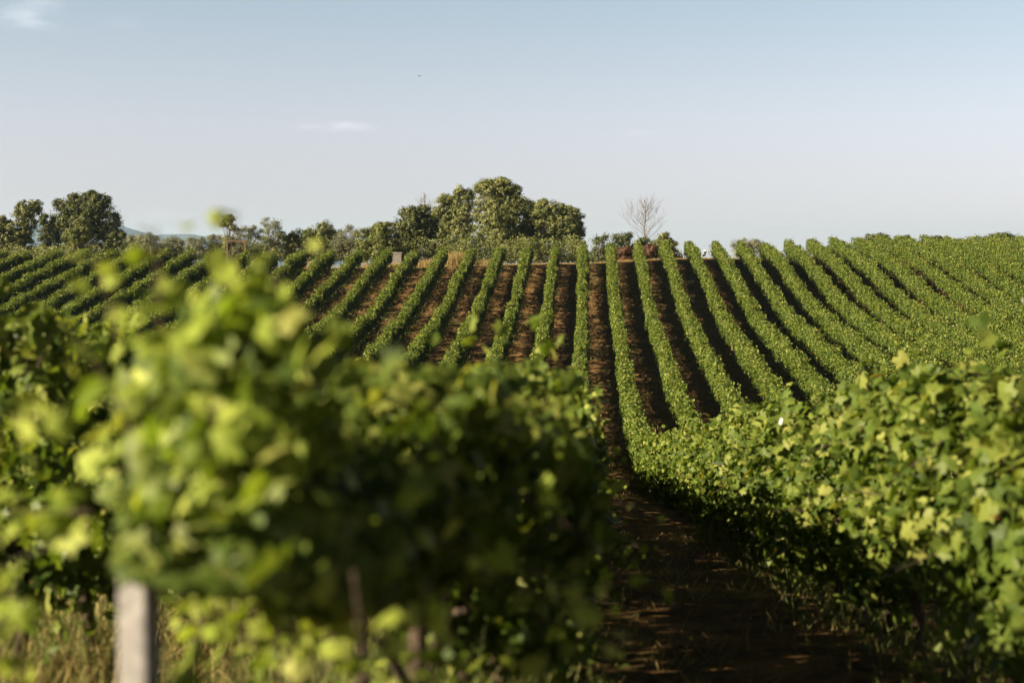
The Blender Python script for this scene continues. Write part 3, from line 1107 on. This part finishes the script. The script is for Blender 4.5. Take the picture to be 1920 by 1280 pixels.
plant('sapling', 'loose green sapling with upright twigs right of the wooden frame', 'sapling', 139, [(506, 440, 20, 24), (497, 418, 9, 10), (518, 422, 9, 12), (528, 440, 9, 14)], T_MID, .18, .9, up=1.2, shape=NARROW, group=TG)
plant('bush', 'yellowish green bush right of the upright-twigged sapling', 'bush', 140, [(562, 448, 22, 16), (545, 455, 14, 12)], T_SHRUB, .18, group=BG)
plant('bush', 'rounded olive bush, tallest between sapling and grove', 'bush', 141, [(604, 438, 26, 18), (590, 452, 24, 16), (622, 450, 20, 16)], T_MID, .18, group=BG)
plant('bush', 'pale straggly bush right of the rounded olive bush', 'bush', 140, [(655, 446, 22, 20), (640, 456, 16, 14), (668, 436, 10, 10)], T_OLIVE, .17, shape=NARROW, dens=1.2, group=BG)
plant('bush', 'green bush left of the leafy bush beside the grove', 'bush', 139, [(684, 450, 16, 20), (690, 438, 9, 10)], T_SHRUB, .18, group=BG)
plant('bush', 'bright leafy bush at the left foot of the grove', 'bush', 138, [(716, 444, 20, 22), (722, 430, 12, 10), (735, 455, 16, 16)], T_SHRUB, .18, group=BG)
plant('tree', 'dark round tree at the left end of the grove', 'tree', 143, [(778, 420, 34, 28), (782, 400, 23, 14), (760, 434, 25, 20), (796, 436, 23, 26), (772, 448, 30, 18)], T_DARK, .19, group=TG)
plant('tree', 'pale green tree right of the dark round tree of the grove', 'tree', 150, [(834, 396, 23, 26), (826, 426, 25, 28), (838, 376, 13, 9), (842, 446, 23, 20)], T_MID, .19, group=TG)
plant('tree', 'narrow pale green tree left of the tallest tree', 'tree', 149, [(868, 376, 17, 24), (872, 408, 23, 30), (868, 440, 23, 24), (864, 356, 10, 8)], T_MID, .19, group=TG)
plant('tree', 'tallest tree of the grove, with a broad yellow-green crown', 'tree', 147, [(936, 372, 41, 30), (916, 352, 22, 16), (942, 350, 23, 13), (950, 402, 43, 32), (922, 412, 36, 34), (962, 434, 27, 26), (935, 446, 39, 26), (912, 340, 7, 6)], T_MID, .2, group=TG)
plant('bush', 'round dark bush in front of the tallest tree', 'bush', 143, [(932, 414, 27, 24), (936, 440, 30, 24)], T_MID, .18, group=BG)
plant('tree', 'dark tree in the gap right of the tallest tree', 'tree', 151, [(992, 402, 14, 22), (1002, 430, 25, 28), (988, 440, 18, 20)], T_DARK, .19, group=TG)
plant('tree', 'broad tree with a sloping crown at the right end of the grove', 'tree', 146, [(1030, 405, 30, 26), (1024, 388, 16, 12), (1056, 416, 30, 26), (1066, 400, 16, 12), (1074, 434, 19, 24), (1038, 436, 34, 26), (1076, 452, 16, 16)], T_MID, .19, group=TG)
plant('bush', 'loose low shrub below the dark gap of the grove', 'bush', 138, [(1000, 462, 18, 14), (978, 466, 12, 10)], T_SHRUB, .17, .8, group=BG)
plant('bush', 'dark feathery bush just right of the straight uphill row', 'bush', 138, [(1126, 462, 16, 16), (1118, 452, 9, 10), (1136, 446, 7, 8)], T_DARK, .30, .9, shape=NARROW, up=1.6, group=BG)
plant('bush', 'dark feathery bush left below the bare tree', 'bush', 139, [(1168, 452, 18, 14), (1155, 446, 9, 8), (1182, 444, 9, 8), (1170, 462, 20, 14)], T_DARK, .30, .9, shape=NARROW, up=1.6, group=BG)
plant('bush', 'reddish low bush below the bare tree, left one', 'bush', 137, [(1172, 476, 13, 9), (1180, 480, 9, 7)], T_RED, .15, group=BG)
plant('bush', 'reddish low bush below the bare tree, right one', 'bush', 138, [(1219, 470, 13, 8)], T_RED, .15, group=BG)
plant('bush', 'grey-green bush right below the bare tree', 'bush', 139, [(1240, 452, 14, 12), (1252, 462, 14, 12)], T_MID, .18, group=BG)
plant('bush', 'green bush at the foot of the bare tree, behind red bushes', 'bush', 140, [(1206, 460, 18, 12)], T_SHRUB, .18, group=BG)
plant('bush', 'hazy grey-green bush behind the crest, right of the white bag', 'bush', 156, [(1398, 458, 24, 10), (1420, 460, 18, 8)], T_OLIVE, .18, shape=NARROW, group=BG)
plant('bush', 'dark bush peeping over the right-hand crest, leftmost and highest', 'bush', 158, [(1646, 449, 18, 9), (1633, 444, 8, 5)], T_DARK, .18, group=BG)
plant('bush', 'dark bush peeping over the right-hand crest, second from its left', 'bush', 158, [(1692, 452, 16, 8)], T_DARK, .18, group=BG)
plant('bush', 'dark bush peeping over the right-hand crest, third from its left', 'bush', 158, [(1763, 452, 18, 7)], T_DARK, .18, group=BG)
plant('bush', 'dark bush peeping over the right-hand crest near the frame edge', 'bush', 158, [(1872, 446, 24, 7), (1880, 442, 9, 5)], T_DARK, .18, group=BG)


# scrub filling the headland behind the row ends
mb = MB()
for (ua, ub, va, vb_, per_px) in ((0, 480, 456, 480, 42), (470, 770, 444, 482, 60), (740, 1100, 440, 486, 60), (1100, 1275, 460, 486, 36)):
    n = int((ub - ua) * per_px)
    u = rng.uniform(ua, ub, n)
    lump = .5 * np.sin(u * .13) + .5 * np.sin(u * .071 + 1.7) + .4 * np.sin(u * .31)
    topv = va + 6 - 6 * lump
    Yv = rng.uniform(139, 149, n)
    v = topv + (vb_ + 6 - topv) * rng.random(n) ** .8
    x = (u - 1099) * Yv / FPX
    z = np.maximum(-(v - 470) * Yv / FPX, ground(x, Yv) + .03)
    cl = np.stack([x, Yv, z], -1)
    cl = cl + rng.normal(0, .12, cl.shape)
    cl[:, 2] = np.maximum(cl[:, 2], ground(cl[:, 0], cl[:, 1]) + .02)
    pick_ = np.sin(x * 1.7) + np.sin(x * .63 + 2) + rng.normal(0, .5, n)
    for m_, msk in ((0, pick_ < -.2), (1, (pick_ >= -.2) & (pick_ < .9)), (2, pick_ >= .9)):
        c_ = cl[msk]
        N_ = rng.normal(0, .6, c_.shape) + np.array([-.3, -.5, .6])
        scatter(mb, c_, N_, rng.uniform(.09, .19, len(c_)), CARD, np.clip(rng.normal(.45, .22, len(c_)), 0, 1), .2, None, m_)
tag(mb.build('scrub', [T_MID, T_SHRUB, T_DARK]), 'low scrub filling the headland behind the row ends', 'undergrowth', kind='stuff')


# bare trees
def bare_tree(label, Y, u, vb, vt, spread, seed, steep=.55, low=.28):
    rnd = random.Random(seed)
    b = at(u, vb, Y)
    base = Vector((b.x, Y, gz(b.x, Y)))
    top = at(u, vt, Y)
    H = top.z - base.z
    root = empty('bare_tree', base)
    tag(root, label, 'tree', TG)
    tk, br = MB(), MB()
    pts = [base - Vector((0, 0, .1))]
    n = 9
    for i in range(1, n + 1):
        pts.append(base + Vector((rnd.uniform(-.05, .05) * H * .3 * i / n, rnd.uniform(-.04, .04) * H * .3, H * i / n)))
    rad = [.05 * H / 5 * (1.15 - i / n) + .008 for i in range(n + 1)]
    tube(tk, pts, rad, 7)

    def branch(p, d, ln, r, lev):
        q = [p]
        cur, dd = p.copy(), d.normalized()
        for i in range(4):
            dd = (dd + Vector((rnd.uniform(-.2, .2), rnd.uniform(-.2, .2), rnd.uniform(0, .16)))).normalized()
            cur = cur + dd * ln / 4
            q.append(cur.copy())
        tube(br, q, [r, r * .8, r * .6, r * .42, r * .25], 4)
        if lev:
            for i in range(rnd.randint(4, 5)):
                j = rnd.randint(1, 4)
                ax = Vector((rnd.uniform(-1, 1), rnd.uniform(-1, 1), rnd.uniform(-.1, .8))).normalized()
                branch(q[j], dd * .8 + ax * .8, ln * rnd.uniform(.35, .6), r * .5, lev - 1)
    for i in range(34):
        t = rnd.uniform(low, .92)
        j = t * n
        p = pts[int(j)].lerp(pts[min(int(j) + 1, n)], j - int(j))
        a = rnd.uniform(0, 6.28)
        d = Vector((math.cos(a), math.sin(a) * .8, steep + .5 * t))
        branch(p, d, spread * Y / FPX * (1.15 - t) * rnd.uniform(.8, 1.3), .022, 2)
    tk.build('trunk', M_DEADWOOD, parent=root, origin=base[:], smooth=True)
    br.build('branches', M_DEADWOOD, parent=root, origin=base[:])


bare_tree('leafless pale tree standing alone right of the grove', 142, 1209, 460, 374, 62, 3)
bare_tree('leafless pale treetop rising behind the dark round tree', 156, 797, 460, 360, 48, 5, 1.9, .5)


# tall dry grass on the headland
def blades(mb, P, hgt, wid, tone, lean=.35):
    n = len(P)
    V = BLADE_V
    ang = rng.uniform(0, 6.28, n)
    lx, ly = rng.normal(0, lean, n), rng.normal(0, lean, n)
    t = np.stack([np.cos(ang), np.sin(ang), np.zeros(n)], -1)
    upv = norm(np.stack([lx, ly, np.ones(n)], -1))
    fw = np.stack([lx, ly, np.zeros(n)], -1) + np.stack([-np.sin(ang), np.cos(ang), np.zeros(n)], -1) * .4
    o = P[:, None] + t[:, None] * (V[None, :, :1] * wid[:, None, None]) + upv[:, None] * (V[None, :, 1:2] * hgt[:, None, None]) + fw[:, None] * (V[None, :, 2:3] * hgt[:, None, None])
    b = np.arange(n)[:, None] * 5
    q = b + np.array([[0, 1, 2, 3]])
    tr = b + np.array([[3, 2, 4]])
    base = mb.nv
    mb.add(o.reshape(-1, 3), q, tone)
    mb.l.append((tr + base).ravel().astype(np.int32))
    mb.n.append(np.full(n, 3, dtype=np.int32))
    mb.t.append(np.broadcast_to(np.asarray(tone, dtype=np.float32), (n,)))
    mb.m.append(np.zeros(n, dtype=np.int32))


def on_ground(x, y):
    return np.stack([x, y, ground(x, y) - .01], -1)


def grass_clump(label, u, Y, ru, n, hgt):
    c = at(u, 480, Y)
    x = rng.normal(c.x, ru * Y / FPX * .5, n)
    y = rng.normal(Y, .5, n)
    mb = MB()
    blades(mb, on_ground(x, y), rng.uniform(.5, 1.1, n) * hgt, rng.uniform(.02, .045, n), rng.random(n), .22)
    o = mb.build('tall_grass', T_STRAW, origin=(c.x, Y, gz(c.x, Y)))
    tag(o, label, 'tall grass')


grass_clump('tall straw-coloured grass clump between two row ends below the grove', 853, 135.5, 24, 1500, 1.75)
grass_clump('shorter brownish grass clump below the dark round tree', 812, 136, 38, 1500, 1.1)
grass_clump('dry yellowish grass between a row end and the pale green trees', 905, 136, 24, 700, .9)
grass_clump('sparse dry grass under the dark feathery bushes', 1260, 140, 24, 500, .8)
grass_clump('short dry grass in front of the pale concrete bench', 742, 129.6, 22, 900, .62)
grass_clump('dry grass beside the pale concrete bench', 702, 133, 26, 700, .8)
grass_clump('reddish dry grass left of the bench among row ends', 590, 131, 20, 600, .9)

# headland turf: short grass along the whole crest, weeds and straw in the lanes
n = 26000
x = rng.uniform(-58, 52, n)
y = crest(x) + rng.uniform(.2, 4, n)
mb = MB()
blades(mb, on_ground(x, y), rng.uniform(.06, .2, n), rng.uniform(.015, .035, n), rng.random(n))
tag(mb.build('headland_grass', T_STRAW), 'short dry grass along the headland on the crest', 'grass', kind='stuff')

n = 150000
x = rng.uniform(-52, 48, n)
y = 45 + 88 * rng.random(n)
off = (x - X0) / SP_
off = (off - np.round(off)) * SP_
patch = np.sin(x * .9 + 1.3 * np.sin(y * .21)) + np.sin(y * .55 + x * .4) + rng.normal(0, .8, n)
keep = ((patch > .6) | ((off > .1) & (off < .75) & (patch > -.4) & (x < 3))) & (y < crest(x)) & (x > -.42 * y - 4) & (x < .34 * y + 3)
x, y = x[keep], y[keep]
n = len(x)
mb = MB()
blades(mb, on_ground(x, y), rng.uniform(.08, .34, n), rng.uniform(.02, .05, n), rng.random(n), .5)
tag(mb.build('lane_weeds', M_GRASS), 'low weeds and grass in the lanes between the hillside rows', 'weeds', kind='stuff')

# near grass: tall under the rows, sparse straw on the path
mb = MB()
xs_, ys_ = [], []
for k, y0, y1, dn in ((0, 2.6, 22, 300), (-1, 5.5, 20, 420), (-2, 7, 22, 260), (1, 4, 26, 170)):
    n = int((y1 - y0) * dn)
    yy = rng.uniform(y0, y1, n)
    xs_.append(centre_x(k, yy) + rng.normal(0, .30, n) + (-.15 if k <= 0 else .1))
    ys_.append(yy)
x, y = np.concatenate(xs_), np.concatenate(ys_)
n = len(x)
blades(mb, on_ground(x, y), rng.uniform(.12, .5, n), rng.uniform(.004, .011, n), rng.random(n), .4)
n = 2600
yy = rng.uniform(3.2, 7.5, n)
xx = centre_x(0, yy) + rng.normal(-.32, .26, n)
blades(mb, on_ground(xx, yy), rng.uniform(.35, 1.0, n) * np.interp(yy, [3.2, 5, 7.5], [1, .9, .7]), rng.uniform(.006, .016, n), rng.uniform(.15, .85, n), .28)
tag(mb.build('row_grass', M_GRASS), 'green and dry grass growing along the foot of the near rows', 'grass', kind='stuff')

mb = MB()
n = 15000
y = rng.uniform(4.5, 18, n)
x = -1.0 - rng.gamma(2.2, .9, n)
tuft = np.sin(x * 4.1 + 1.5 * np.sin(y * 1.3)) + np.sin(y * 2.7 + x) + rng.normal(0, .6, n)
x, y = x[tuft > -.3], y[tuft > -.3]
n = len(x)
blades(mb, on_ground(x, y), rng.uniform(.14, .42, n), rng.uniform(.005, .012, n), rng.random(n), .45)
tag(mb.build('meadow_grass', M_STRAW), 'golden dry grass in the lane left of the foreground row', 'grass', kind='stuff')

mb = MB()
n = 24000
y = rng.uniform(2.5, 26, n)
x = rng.uniform(-6.5, 2.0, n)
cl = np.sin(x * 3.1 + y * .7) + np.sin(y * 1.9 + 2 * np.sin(x * 2.2)) + rng.normal(0, .7, n)
kp = (cl > .2) | (x < -1.5)
x, y = x[kp], y[kp]
n = len(x)
blades(mb, on_ground(x, y), rng.uniform(.05, .24, n), rng.uniform(.004, .010, n), rng.beta(2, 1.6, n) * .95, .9)
tag(mb.build('dry_straw', M_STRAW), 'dry straw and short grass lying on the path and lane', 'grass', kind='stuff')

# ------------------------------------------------------------------ air
bm = bmesh.new()
bmesh.ops.create_cube(bm, size=1)
for v in bm.verts:
    v.co = Vector((v.co.x * 19000, v.co.y * 19000, -90 + (v.co.z + .5) * 230))
me = bpy.data.meshes.new('haze')
bm.to_mesh(me)
bm.free()
hm, hnt, hout = new_mat('haze_air')
pv = hnt.nodes.new('ShaderNodeVolumePrincipled')
pv.inputs['Color'].default_value = (.42, .63, .84, 1)
pv.inputs['Density'].default_value = 8e-5
pv.inputs['Anisotropy'].default_value = .2
hnt.links.new(pv.outputs[0], hout.inputs['Volume'])
me.materials.append(hm)
o = bpy.data.objects.new('haze', me)
COL.objects.link(o)
tag(o, 'thin bluish haze in the air', kind='stuff')
